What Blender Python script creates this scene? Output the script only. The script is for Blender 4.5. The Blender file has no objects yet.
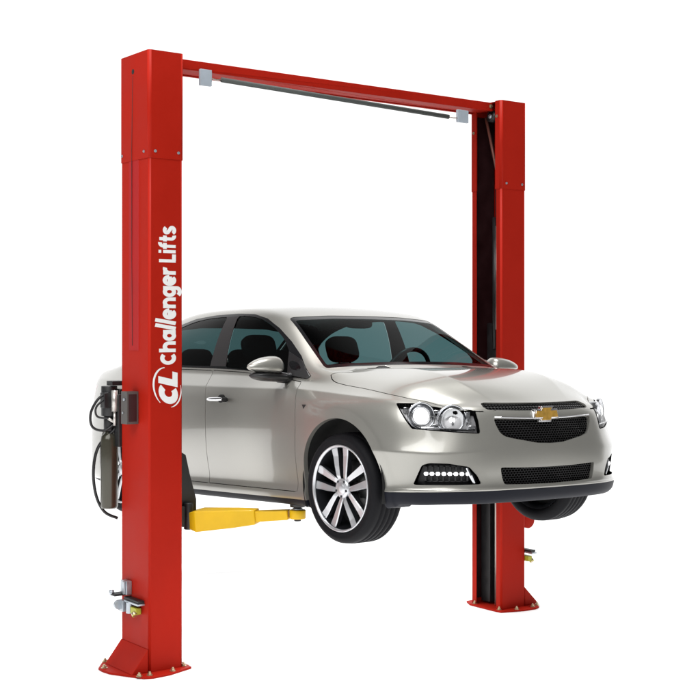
import bpy, bmesh, math, numpy as np
from mathutils import Vector, Matrix
SC = bpy.context.scene; COL = SC.collection
EYE = 2.162
# ---------------------------------------------------------------- materials
def mat(name, base, rough=.5, metal=0., coat=0., spec=.5, emit=None, es=0., bump=None, noise=None, back=None, ior=1.5):
    m = bpy.data.materials.new(name); m.use_nodes = True; nt = m.node_tree; b = nt.nodes['Principled BSDF']
    b.inputs['Base Color'].default_value = (*base, 1); b.inputs['Roughness'].default_value = rough
    b.inputs['Metallic'].default_value = metal; b.inputs['Coat Weight'].default_value = coat
    b.inputs['Coat Roughness'].default_value = .06; b.inputs['Specular IOR Level'].default_value = spec; b.inputs['IOR'].default_value = ior
    if emit: b.inputs['Emission Color'].default_value = (*emit, 1); b.inputs['Emission Strength'].default_value = es
    tc = None
    if noise or bump:
        tc = nt.nodes.new('ShaderNodeTexCoord')
    if noise:                                   # (scale, amount) gentle wear in colour and gloss
        n = nt.nodes.new('ShaderNodeTexNoise'); n.inputs['Scale'].default_value = noise[0]; n.inputs['Detail'].default_value = 6
        nt.links.new(tc.outputs['Object'], n.inputs['Vector'])
        mr = nt.nodes.new('ShaderNodeMapRange'); mr.inputs[1].default_value = .3; mr.inputs[2].default_value = .7
        mr.inputs[3].default_value = 1-noise[1]; mr.inputs[4].default_value = 1+noise[1]; nt.links.new(n.outputs['Fac'], mr.inputs[0])
        hs = nt.nodes.new('ShaderNodeHueSaturation'); hs.inputs['Color'].default_value = (*base, 1)
        nt.links.new(mr.outputs[0], hs.inputs['Value']); nt.links.new(hs.outputs[0], b.inputs['Base Color'])
        r2 = nt.nodes.new('ShaderNodeMapRange'); r2.inputs[1].default_value = .3; r2.inputs[2].default_value = .7
        r2.inputs[3].default_value = rough*.8; r2.inputs[4].default_value = min(1, rough*1.25); nt.links.new(n.outputs['Fac'], r2.inputs[0])
        nt.links.new(r2.outputs[0], b.inputs['Roughness'])
    if bump:                                    # (scale, distance)
        n = nt.nodes.new('ShaderNodeTexNoise'); n.inputs['Scale'].default_value = bump[0]; n.inputs['Detail'].default_value = 3
        nt.links.new(tc.outputs['Object'], n.inputs['Vector'])
        bp = nt.nodes.new('ShaderNodeBump'); bp.inputs['Strength'].default_value = .5; bp.inputs['Distance'].default_value = bump[1]
        nt.links.new(n.outputs['Fac'], bp.inputs['Height']); nt.links.new(bp.outputs[0], b.inputs['Normal'])
    if back:                                    # the unpainted inside of a sheet-metal panel
        g = nt.nodes.new('ShaderNodeNewGeometry'); d = nt.nodes.new('ShaderNodeBsdfDiffuse'); d.inputs[0].default_value = (*back, 1)
        mx = nt.nodes.new('ShaderNodeMixShader'); nt.links.new(g.outputs['Backfacing'], mx.inputs[0])
        nt.links.new(b.outputs[0], mx.inputs[1]); nt.links.new(d.outputs[0], mx.inputs[2])
        nt.links.new(mx.outputs[0], nt.nodes['Material Output'].inputs['Surface'])
    return m
def glass(name, tint, rough=.0, ior=1.45, refl=1.):
    m = bpy.data.materials.new(name); m.use_nodes = True; nt = m.node_tree; nt.nodes.remove(nt.nodes['Principled BSDF'])
    t = nt.nodes.new('ShaderNodeBsdfTransparent'); t.inputs[0].default_value = (*tint, 1)
    g = nt.nodes.new('ShaderNodeBsdfGlossy'); g.inputs['Roughness'].default_value = rough; g.inputs['Color'].default_value = (1, 1, 1, 1)
    lw = nt.nodes.new('ShaderNodeLayerWeight'); lw.inputs[0].default_value = .5            # thin pane: same reflection from both sides
    pw = nt.nodes.new('ShaderNodeMath'); pw.operation = 'POWER'; nt.links.new(lw.outputs['Facing'], pw.inputs[0]); pw.inputs[1].default_value = 5
    f = nt.nodes.new('ShaderNodeMath'); f.operation = 'MULTIPLY_ADD'; nt.links.new(pw.outputs[0], f.inputs[0]); f0 = ((ior-1)/(ior+1))**2*.6; f.inputs[1].default_value = .5*refl; f.inputs[2].default_value = f0*refl
    mx = nt.nodes.new('ShaderNodeMixShader'); nt.links.new(f.outputs[0], mx.inputs[0]); nt.links.new(t.outputs[0], mx.inputs[1]); nt.links.new(g.outputs[0], mx.inputs[2])
    nt.links.new(mx.outputs[0], nt.nodes['Material Output'].inputs['Surface'])
    return m
def mesh_grille(name):                          # black honeycomb mesh: voronoi cells carve deep holes
    m = mat(name, (.012, .012, .013), .35); nt = m.node_tree; b = nt.nodes['Principled BSDF']
    tc = nt.nodes.new('ShaderNodeTexCoord'); mp = nt.nodes.new('ShaderNodeMapping'); nt.links.new(tc.outputs['Object'], mp.inputs[0])
    sx = nt.nodes.new('ShaderNodeSeparateXYZ'); nt.links.new(mp.outputs[0], sx.inputs[0])
    def math_(op, a, b_=None, c=None):
        n = nt.nodes.new('ShaderNodeMath'); n.operation = op
        for i, v in enumerate((a, b_, c)):
            if v is None: continue
            if isinstance(v, (int, float)): n.inputs[i].default_value = v
            else: nt.links.new(v, n.inputs[i])
        return n.outputs[0]
    P = .021
    row = math_('FLOOR', math_('DIVIDE', sx.outputs['Z'], P*.62))
    odd = math_('MULTIPLY', math_('MODULO', math_('ADD', row, 200), 2), .5)
    u = math_('SUBTRACT', math_('FRACT', math_('ADD', math_('ADD', math_('DIVIDE', sx.outputs['Y'], P), odd), 100)), .5)
    v = math_('SUBTRACT', math_('FRACT', math_('DIVIDE', sx.outputs['Z'], P*.62)), .5)
    dd = math_('ADD', math_('POWER', math_('ABSOLUTE', u), 2.5), math_('POWER', math_('ABSOLUTE', v), 2.5))
    h = nt.nodes.new('ShaderNodeMapRange'); nt.links.new(dd, h.inputs[0]); h.inputs[1].default_value = .10; h.inputs[2].default_value = .17
    bp = nt.nodes.new('ShaderNodeBump'); bp.inputs['Strength'].default_value = 1; bp.inputs['Distance'].default_value = .006
    nt.links.new(h.outputs[0], bp.inputs['Height']); nt.links.new(bp.outputs[0], b.inputs['Normal'])
    mx = nt.nodes.new('ShaderNodeMix'); mx.data_type = 'RGBA'; nt.links.new(h.outputs[0], mx.inputs[0])
    mx.inputs[6].default_value = (.0015, .0015, .0015, 1); mx.inputs[7].default_value = (.022, .022, .024, 1); nt.links.new(mx.outputs[2], b.inputs['Base Color'])
    sp = nt.nodes.new('ShaderNodeMath'); sp.operation = 'MULTIPLY'; nt.links.new(h.outputs[0], sp.inputs[0]); sp.inputs[1].default_value = .5
    nt.links.new(sp.outputs[0], b.inputs['Specular IOR Level'])
    return m
def car_paint(name, base, back=(.012, .012, .013)):
    m = mat(name, base, .32, .62, 1.0, back=back); nt = m.node_tree; b = nt.nodes['Principled BSDF']
    tc = nt.nodes.new('ShaderNodeTexCoord'); v = nt.nodes.new('ShaderNodeTexVoronoi'); v.inputs['Scale'].default_value = 1400     # metallic flake
    nt.links.new(tc.outputs['Object'], v.inputs['Vector'])
    mr = nt.nodes.new('ShaderNodeMapRange'); mr.inputs[3].default_value = .92; mr.inputs[4].default_value = 1.08; nt.links.new(v.outputs['Color'], mr.inputs[0])
    hs = nt.nodes.new('ShaderNodeHueSaturation'); hs.inputs['Color'].default_value = (*base, 1); nt.links.new(mr.outputs[0], hs.inputs['Value']); nt.links.new(hs.outputs[0], b.inputs['Base Color'])
    return m
M = dict(
 paint=car_paint('silver_car_paint', (.35, .343, .312)),
 solidpaint=car_paint('silver_mirror_paint', (.35, .343, .312), None),
 trim=mat('dark_lower_trim', (.006, .007, .012), .5, spec=.14),
 black=mat('black_plastic', (.010, .010, .011), .38),
 frame=mat('gloss_black_window_frame', (.006, .006, .007), .12),
 bpillar=mat('pillar_film', (.020, .017, .018), .35, spec=.3),
 glass=glass('teal_tinted_glass', (.17, .265, .27)),
 wglass=glass('windshield_glass', (.33, .46, .47), refl=.4),
 lens=glass('clear_lens', (.97, .97, .97), 0, 1.4),
 chrome=mat('chrome', (.82, .82, .84), .08, 1.),
 satin=mat('satin_reflector', (.55, .56, .58), .2, 1.),
 lampdark=mat('lamp_housing', (.42, .42, .43), .35, .3),
 grille=mesh_grille('black_grille_mesh'),
 gold=mat('gold_emblem', (.62, .36, .07), .35, .75, noise=(60, .1)),
 led=mat('led_lamp', (.9, .9, .9), .3, emit=(1, 1, 1), es=3.),
 reflection_glow=mat('projector_glow', (.9, .9, .9), .2, emit=(1, 1, .98), es=1.2),  # glow stands in for the white reflection on the projector
 tyre=mat('tyre_rubber', (.007, .007, .0085), .62, spec=.12, bump=(90, .001)),
 alloy=mat('alloy_rim', (.60, .61, .63), .34, .75, coat=.15),
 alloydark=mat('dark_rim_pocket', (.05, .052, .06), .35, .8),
 disc=mat('brake_disc', (.10, .10, .10), .4, .9),
 liner=mat('wheel_well_liner', (.006, .006, .006), .8),
 headliner=mat('light_headliner', (.34, .34, .33), .9),
 seat=mat('dark_seat_cloth', (.018, .019, .022), .8, bump=(200, .002)),
 dash=mat('dashboard_plastic', (.012, .013, .015), .7),
 tail=mat('pale_tail_lamp', (.55, .40, .40), .1, coat=.6),
 red=mat('red_powder_coat', (.37, .0135, .0058), .5, spec=.07, noise=(2.2, .05), bump=(420, .0004)),
 reddark=mat('red_cover_strip', (.36, .017, .017), .5, spec=.10, noise=(3, .06)),
 shade_maroon=mat('dark_maroon_shade', (.026, .005, .006), .5, noise=(9, .25)),  # shadowed red of the open channel, put into one dark colour
 blacksteel=mat('black_steel', (.012, .012, .013), .45, noise=(15, .2)),
 white=mat('white_vinyl', (.80, .80, .79), .45),
 yellow=mat('yellow_enamel', (.64, .385, .006), .42, coat=.1, spec=.3, noise=(5, .10)),
 olive=mat('dark_olive_tank', (.050, .047, .032), .3, .3, coat=.3),
 zinc=mat('zinc_plate', (.46, .50, .54), .35, .7, noise=(20, .12)),
 bracket=mat('grey_blue_bracket', (.36, .41, .46), .5, noise=(20, .05)),
 greybox=mat('grey_switch_box', (.075, .068, .064), .45),
 brass=mat('brass_bolt', (.55, .46, .30), .35, .85),
 pad=mat('padded_bar_sleeve', (.055, .062, .058), .7, bump=(150, .001)),
 rod=mat('oiled_steel_rod', (.46, .40, .36), .3, .7),
 cable=mat('dull_cable', (.16, .06, .045), .5, .3),
 rubber=mat('black_hose', (.008, .008, .009), .35),
 lime=mat('yellow_green_lever', (.42, .42, .04), .45),
 silver=mat('silver_can', (.55, .53, .50), .3, .6),
)
# ---------------------------------------------------------------- mesh helper
class MB:
    """collects shapes, then links them as one mesh object"""
    def __init__(s): s.v = []; s.f = []; s.m = []; s.sm = []; s.mats = []; s.cur = 0; s.smooth = False
    def use(s, name, smooth=None):
        mt = M[name]
        if mt not in s.mats: s.mats.append(mt)
        s.cur = s.mats.index(mt)
        if smooth is not None: s.smooth = smooth
        return s
    def add(s, vs, fs):
        o = len(s.v); s.v += [tuple(map(float, p)) for p in vs]
        for f in fs: s.f.append(tuple(int(i)+o for i in f)); s.m.append(s.cur); s.sm.append(s.smooth)
        return s
    def box(s, c, d, T=None, taper=1.):
        P = []
        for k in (-1, 1):
            for (i, j) in ((-1, -1), (1, -1), (1, 1), (-1, 1)):
                q = taper if k > 0 else 1
                p = Vector((c[0]+i*d[0]/2*q, c[1]+j*d[1]/2*q, c[2]+k*d[2]/2)); P.append(T @ p if T else p)
        return s.add(P, [(3,2,1,0),(4,5,6,7),(0,1,5,4),(1,2,6,5),(2,3,7,6),(3,0,4,7)])
    def prism(s, poly, h0, h1, T=None, close=True):
        """poly in the xy plane (counter-clockwise), extruded in z"""
        n = len(poly); P = [Vector((x, y, h0)) for x, y in poly] + [Vector((x, y, h1)) for x, y in poly]
        if T: P = [T @ p for p in P]
        F = [(i, (i+1) % n, (i+1) % n+n, i+n) for i in range(n)]
        if close: F += [tuple(range(n-1, -1, -1)), tuple(range(n, 2*n))]
        return s.add(P, F)
    def rings(s, rs, closed=True, caps=True):
        n = len(rs[0]); P = [p for r in rs for p in r]; F = []
        for a in range(len(rs)-1):
            for i in range(n if closed else n-1):
                j = (i+1) % n; F.append((a*n+i, a*n+j, (a+1)*n+j, (a+1)*n+i))
        if caps and closed: F += [tuple(range(n-1, -1, -1)), tuple((len(rs)-1)*n+i for i in range(n))]
        return s.add(P, F)
    def cyl(s, a, b, r0, r1=None, n=20, caps=True):
        return s.tube([a, b], [r0, r0 if r1 is None else r1], n, caps)
    def tube(s, path, r, n=12, caps=True):
        path = [Vector(p) for p in path]; rs = []; up = None
        for i, p in enumerate(path):
            t = (path[min(i+1, len(path)-1)] - path[max(i-1, 0)]).normalized()
            if up is None: up = t.orthogonal().normalized()
            up = (up - t*up.dot(t)).normalized(); w = t.cross(up)
            rr = r[i] if isinstance(r, (list, tuple)) else r
            rs.append([p + (up*math.cos(2*math.pi*k/n) + w*math.sin(2*math.pi*k/n))*rr for k in range(n)])
        return s.rings(rs, True, caps)
    def lathe(s, prof, n=48, T=None, caps=False):
        """prof = (radius, height) along local z"""
        rs = [[Vector((r*math.cos(2*math.pi*k/n), r*math.sin(2*math.pi*k/n), h)) for k in range(n)] for r, h in prof]
        if T: rs = [[T @ p for p in q] for q in rs]
        return s.rings(rs, True, caps)
    def ball(s, c, d, T=None, n=24, m=14, e=1.):
        rs = []
        for a in range(m+1):
            th = math.pi*a/m - math.pi/2; row = []
            for k in range(n):
                ph = 2*math.pi*k/n
                f = lambda v: math.copysign(abs(v)**e, v)
                p = Vector((c[0]+d[0]*f(math.cos(th))*f(math.cos(ph)), c[1]+d[1]*f(math.cos(th))*f(math.sin(ph)), c[2]+d[2]*f(math.sin(th))))
                row.append(T @ p if T else p)
            rs.append(row)
        return s.rings(rs, True, False)
    def build(s, name, parent=None, bevel=0., seg=2, angle=35, normals=None, autosmooth=None):
        me = bpy.data.meshes.new(name); me.from_pydata(s.v, [], s.f)
        for mt in s.mats: me.materials.append(mt)
        me.polygons.foreach_set('material_index', s.m); me.polygons.foreach_set('use_smooth', s.sm); me.update()
        if bevel:
            bm = bmesh.new(); bm.from_mesh(me); bmesh.ops.remove_doubles(bm, verts=bm.verts, dist=1e-5)
            ed = [e for e in bm.edges if len(e.link_faces) == 2 and e.calc_face_angle(0) > math.radians(angle)]
            r = bmesh.ops.bevel(bm, geom=ed, offset=bevel, segments=seg, profile=.5, affect='EDGES', clamp_overlap=True)
            for f in r['faces']: f.smooth = True
            bm.to_mesh(me); bm.free()
        if normals is not None: me.normals_split_custom_set_from_vertices([tuple(n) for n in normals])
        o = bpy.data.objects.new(name, me); COL.objects.link(o)
        if parent: o.parent = parent
        return o
def empty(name, mw, label, cat):
    o = bpy.data.objects.new(name, None); COL.objects.link(o); o.matrix_world = mw; o['label'] = label; o['category'] = cat
    o.empty_display_size = .2
    return o

WORLD, WDARK, W0, W1, E0, E1L = 1.2, .12, .42, .65, .6, .9

# ---------------------------------------------------------------- car base surface
def lerp(a, b, t): return a + (b - a) * t
OUT = [(.86,0),(.855,.16),(.842,.31),(.815,.45),(.772,.58),(.70,.70),(.595,.795),(.455,.858),(.27,.895),(.0,.912),(-.40,.912),
       (-.80,.914),(-1.2,.917),(-1.6,.918),(-2.0,.918),(-2.4,.916),(-2.74,.910),(-3.20,.890),(-3.60,.812),(-3.75,.69),(-3.82,.515),(-3.855,.34),(-3.875,.165),(-3.88,0)]
KEYS = {  # column : (inset, z) for rows 0..11
 0: [(.14,.252),(.03,.258),(.0,.286),(-.014,.340),(.002,.362),(.0,.46),(.0,.55),(.012,.64),(.022,.71),(.034,.757),(.062,.795),(.115,.822)],
 3: [(.14,.252),(.03,.258),(.0,.286),(-.014,.340),(.002,.362),(.0,.46),(.004,.55),(.018,.64),(.033,.71),(.052,.76),(.085,.797),(.135,.823)],
 5: [(.16,.252),(.05,.258),(.02,.286),(.008,.338),(.021,.360),(.022,.45),(.018,.545),(.041,.62),(.064,.71),(.09,.762),(.128,.797),(.175,.822)],
 7: [(.14,.246),(.05,.252),(.022,.280),(.008,.334),(.016,.358),(.008,.45),(-.004,.555),(.010,.63),(.024,.73),(.048,.79),(.08,.832),(.135,.858)],
 9: [(.13,.19),(.07,.195),(.045,.22),(.035,.29),(.035,.35),(.015,.46),(.003,.57),(.0,.67),(.010,.76),(.030,.83),(.065,.88),(.125,.912)],
 10:[(.13,.19),(.075,.195),(.05,.215),(.043,.275),(.055,.335),(.030,.46),(.010,.57),(.002,.68),(.005,.785),(.016,.855),(.040,.915),(.100,.965)],
 12:[(.13,.19),(.075,.195),(.05,.215),(.043,.275),(.055,.335),(.030,.46),(.010,.57),(.0,.68),(.004,.79),(.012,.875),(.032,.94),(.100,1.025)],
 15:[(.13,.19),(.075,.195),(.05,.215),(.043,.275),(.050,.335),(.022,.46),(.004,.57),(.0,.69),(.006,.81),(.014,.90),(.036,.98),(.100,1.075)],
 17:[(.13,.20),(.06,.205),(.03,.24),(.02,.30),(.015,.36),(.005,.48),(.0,.60),(.003,.72),(.012,.84),(.022,.93),(.045,1.02),(.105,1.10)],
 18:[(.14,.21),(.04,.22),(.01,.26),(.0,.32),(.0,.38),(.0,.50),(.0,.62),(.006,.74),(.018,.86),(.03,.95),(.055,1.04),(.11,1.10)],
 23:[(.14,.22),(.03,.23),(.0,.27),(-.01,.33),(.0,.40),(.0,.52),(.0,.62),(.02,.72),(.03,.85),(.03,.97),(.03,1.06),(.05,1.115)],
}
NR = 12
def build_cage():
    """right half of the car body as a control cage, y = -w"""
    n = len(OUT); O = np.array(OUT, float)
    nor = np.zeros((n, 2))
    for j in range(n):
        a = O[max(j-1, 0)].copy(); b = O[min(j+1, n-1)].copy()
        if j == 0: a = O[1] * [1, -1]
        if j == n-1: b = O[n-2] * [1, -1]
        t = b - a; t /= np.linalg.norm(t); nor[j] = (t[1], -t[0])     # outward: front -> +x, side -> +w
    nor[0] = (1, 0); nor[-1] = (-1, 0)
    ks = sorted(KEYS); ring = np.zeros((n, NR, 3))
    for j in range(n):
        k0 = max(k for k in ks if k <= j); k1 = min(k for k in ks if k >= j)
        t = 0 if k0 == k1 else (j - k0) / (k1 - k0)
        for i in range(NR):
            ins = lerp(KEYS[k0][i][0], KEYS[k1][i][0], t); z = lerp(KEYS[k0][i][1], KEYS[k1][i][1], t)
            p = O[j] - nor[j] * ins
            ring[j, i] = (p[0], max(p[1], 0), z)
    V = []; F = []; idx = {}
    def add(key, p):
        idx[key] = len(V); V.append(p); return idx[key]
    for j in range(n):
        for i in range(NR): add(('r', j, i), ring[j, i])
    for j in range(n-1):
        for i in range(NR-1):
            F.append((idx['r', j, i], idx['r', j+1, i], idx['r', j+1, i+1], idx['r', j, i+1]))
    T = {}
    top = NR - 1
    hood_c = {6: (.60,.910), 7: (.42,.98), 8: (.20,1.02), 9: (-.02,1.04)}
    for k in range(5, 19):
        e = ring[k, top]
        for m in range(6):
            if m == 0: T[k, m] = idx['r', k, top]
            elif k == 5: T[k, m] = idx['r', 5-m, top]
            elif k == 18: T[k, m] = idx['r', 18+m, top]
            elif k in hood_c:
                xc, zc = hood_c[k]
                fw = [1, .86, .69, .53, .27, 0][m]; s = [0, .44, .76, .975, 1, 1][m]; sx = [0, .1, .3, .6, .9, 1][m]
                T[k, m] = add(('t', k, m), (lerp(e[0], xc, sx), e[1]*fw, lerp(e[2], zc, s)))
            else:
                P = {10: [(-.40,.797,1.0),(-.365,.75,1.028),(-.305,.56,1.043),(-.26,.28,1.051),(-.24,0,1.053)],
                     11: [(-.80,.787,1.125),(-.755,.706,1.238),(-.69,.55,1.262),(-.65,.28,1.274),(-.635,0,1.278)],
                     12: [(-1.2,.77,1.225),(-1.15,.668,1.408),(-1.08,.56,1.448),(-1.045,.28,1.464),(-1.03,0,1.468)],
                     13: [(-1.6,.765,1.26),(-1.6,.68,1.448),(-1.58,.575,1.496),(-1.56,.3,1.518),(-1.55,0,1.522)],
                     14: [(-2.0,.765,1.27),(-2.0,.675,1.457),(-2.0,.57,1.503),(-2.0,.3,1.524),(-2.0,0,1.528)],
                     15: [(-2.4,.768,1.265),(-2.39,.668,1.43),(-2.38,.555,1.476),(-2.4,.28,1.498),(-2.42,0,1.503)],
                     16: [(-2.76,.77,1.215),(-2.81,.675,1.315),(-2.81,.56,1.35),(-2.83,.28,1.366),(-2.84,0,1.37)],
                     17: [(-3.14,.735,1.15),(-3.17,.655,1.168),(-3.20,.54,1.175),(-3.23,.27,1.178),(-3.24,0,1.178)]}[k]
                T[k, m] = add(('t', k, m), P[m-1])
    for k in range(5, 18):
        for m in range(5):
            F.append((T[k, m], T[k+1, m], T[k+1, m+1], T[k, m+1]))
    V = np.array(V, float); V[:, 1] *= -1
    crease = {}
    def cr(a, b, v): crease[tuple(sorted((a, b)))] = v
    for m in range(2, 5): cr(T[10, m], T[10, m+1], .75)           # cowl
    for k in range(5, 10): cr(T[k, 3], T[k+1, 3], .55)
    for k in range(10, 17): cr(T[k, 0], T[k+1, 0], .55)            # belt
    for j in range(n-1):
        cr(idx['r', j, 1], idx['r', j+1, 1], .6)
        if j < 7 : cr(idx['r', j, 3], idx['r', j+1, 3], .55)
        if 8 <= j < 18: cr(idx['r', j, 10], idx['r', j+1, 10], .6)
        if 3 <= j < 8: cr(idx['r', j, 6], idx['r', j+1, 6], .6)
        if j < 5: cr(idx['r', j, 11], idx['r', j+1, 11], .2)
    return V, F, crease

def subdivide(V, F, crease, levels):
    """mirror the half cage, Catmull-Clark it in Blender, give back the right half as numpy with smooth normals"""
    n = len(V); mid = np.abs(V[:, 1]) < 1e-6
    mp = np.arange(n) + n; mp[mid] = np.arange(n)[mid]
    keep = np.where(~mid)[0]; new = np.full(n, -1); new[mid] = np.where(mid)[0]; new[keep] = n + np.arange(len(keep))
    V2 = np.vstack([V, V[keep] * [1, -1, 1]])
    F2 = list(F) + [tuple(int(new[i]) for i in reversed(f)) for f in F]
    me = bpy.data.meshes.new('tmp'); me.from_pydata([tuple(v) for v in V2], [], F2); me.update()
    at = me.attributes.new('crease_edge', 'FLOAT', 'EDGE')
    full = {}
    for (a, b), v in crease.items():
        full[tuple(sorted((a, b)))] = v; full[tuple(sorted((int(new[a]), int(new[b]))))] = v
    for e in me.edges:
        v = full.get(tuple(sorted(e.vertices)))
        if v: at.data[e.index].value = v
    ob = bpy.data.objects.new('tmp', me); bpy.context.scene.collection.objects.link(ob)
    md = ob.modifiers.new('s', 'SUBSURF'); md.levels = levels; md.render_levels = levels; md.use_limit_surface = True
    ev = ob.evaluated_get(bpy.context.evaluated_depsgraph_get()); m = ev.to_mesh()
    A = np.zeros(len(m.vertices)*3); m.vertices.foreach_get('co', A); A = A.reshape(-1, 3)
    Nn = np.zeros(len(m.vertices)*3); m.vertex_normals.foreach_get('vector', Nn); Nn = Nn.reshape(-1, 3)
    Q = np.zeros(len(m.loops), int); m.loops.foreach_get('vertex_index', Q); Q = Q.reshape(-1, 4)
    ev.to_mesh_clear(); bpy.data.objects.remove(ob); bpy.data.meshes.remove(me)
    half = A[Q][:, :, 1].mean(1) < 0
    return A, Nn, Q, half

def car_surface(levels=4):
    V, F, crease = build_cage(); C = V.copy()
    for it in range(3):                                              # push the cage out so the limit surface passes through the table's points
        A, Nn, Q, half = subdivide(C, F, crease, 1)
        d = V - A[:len(V)]
        d[np.abs(V[:, 1]) < 1e-6, 1] = 0
        C = C + .8 * d
    A, Nn, Q, half = subdivide(C, F, crease, levels)
    Q = Q[half]; used = np.unique(Q); mp = np.full(len(A), -1); mp[used] = np.arange(len(used))
    A = A[used]; Nn = Nn[used]; Q = mp[Q]
    c = np.abs(A[:, 1]) < 1e-5; A[c, 1] = 0
    Nn[c, 1] = 0; Nn /= np.linalg.norm(Nn, axis=1)[:, None]
    a = A[Q]; fn = np.cross(a[:, 2]-a[:, 0], a[:, 3]-a[:, 1]); 
    if (fn[:, 1].sum() > 0): Q = Q[:, ::-1]; 
    if Nn[:, 1].sum() > 0: Nn = -Nn
    return A, Nn, Q

# ---------------------------------------------------------------- cutting the body surface into panels
def inset(poly, d):
    """closed polygon moved inwards by d"""
    P = np.array(poly, float); n = len(P); area = .5*np.sum(P[:,0]*np.roll(P[:,1],-1)-np.roll(P[:,0],-1)*P[:,1])
    out = []
    for i in range(n):
        a, b, c = P[i-1], P[i], P[(i+1) % n]
        t1 = (b-a)/np.linalg.norm(b-a); t2 = (c-b)/np.linalg.norm(c-b); n1 = np.array([-t1[1], t1[0]]); n2 = np.array([-t2[1], t2[0]])
        if area < 0: n1, n2 = -n1, -n2
        m = n1+n2; m /= np.linalg.norm(m); out.append(b + m*d/max(.5, m@n1))
    return np.array(out)
def round_poly(poly, r, k=4):
    """closed polygon with its corners rounded"""
    P = np.array(poly, float); n = len(P); out = []
    for i in range(n):
        a, b, c = P[i-1], P[i], P[(i+1) % n]
        la, lc = np.linalg.norm(a-b), np.linalg.norm(c-b); rr = min(r, .45*la, .45*lc)
        p0 = b+(a-b)/la*rr; p1 = b+(c-b)/lc*rr
        for t in np.linspace(0, 1, k): out.append((1-t)**2*p0+2*t*(1-t)*b+t*t*p1)
    return np.array(out)
def smooth_poly(poly, closed=False, n=6):
    """Catmull-Rom through the points"""
    P = np.array(poly, float); out = []; m = len(P)
    for i in range(m if closed else m-1):
        p0, p1, p2, p3 = (P[(i-1) % m], P[i], P[(i+1) % m], P[(i+2) % m]) if closed else (P[max(i-1,0)], P[i], P[i+1], P[min(i+2,m-1)])
        for t in np.arange(n)/n: out.append(.5*((2*p1)+(p2-p0)*t+(2*p0-5*p1+4*p2-p3)*t*t+(3*p1-p0-3*p2+p3)*t**3))
    if not closed: out.append(P[-1])
    return np.array(out)
def in_poly(C, P):
    r = np.zeros(len(C), bool); n = len(P)
    for i in range(n):
        a, b = P[i], P[(i+1) % n]
        c = (a[1] > C[:,1]) != (b[1] > C[:,1])
        with np.errstate(divide='ignore', invalid='ignore'):
            x = (b[0]-a[0])*(C[:,1]-a[1])/(b[1]-a[1])+a[0]
        r ^= c & (C[:,0] < x)
    return r
SIDE = np.array([[1,0,0],[0,0,1]], float); FRONT = np.array([[0,-1,0],[0,0,1]], float); TOP = np.array([[1,0,0],[0,-1,0]], float)
q = math.sqrt(.5); DIAG = np.array([[q,q,0],[0,0,1]], float); RDIAG = np.array([[q,-q,0],[0,0,1]], float)
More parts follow.
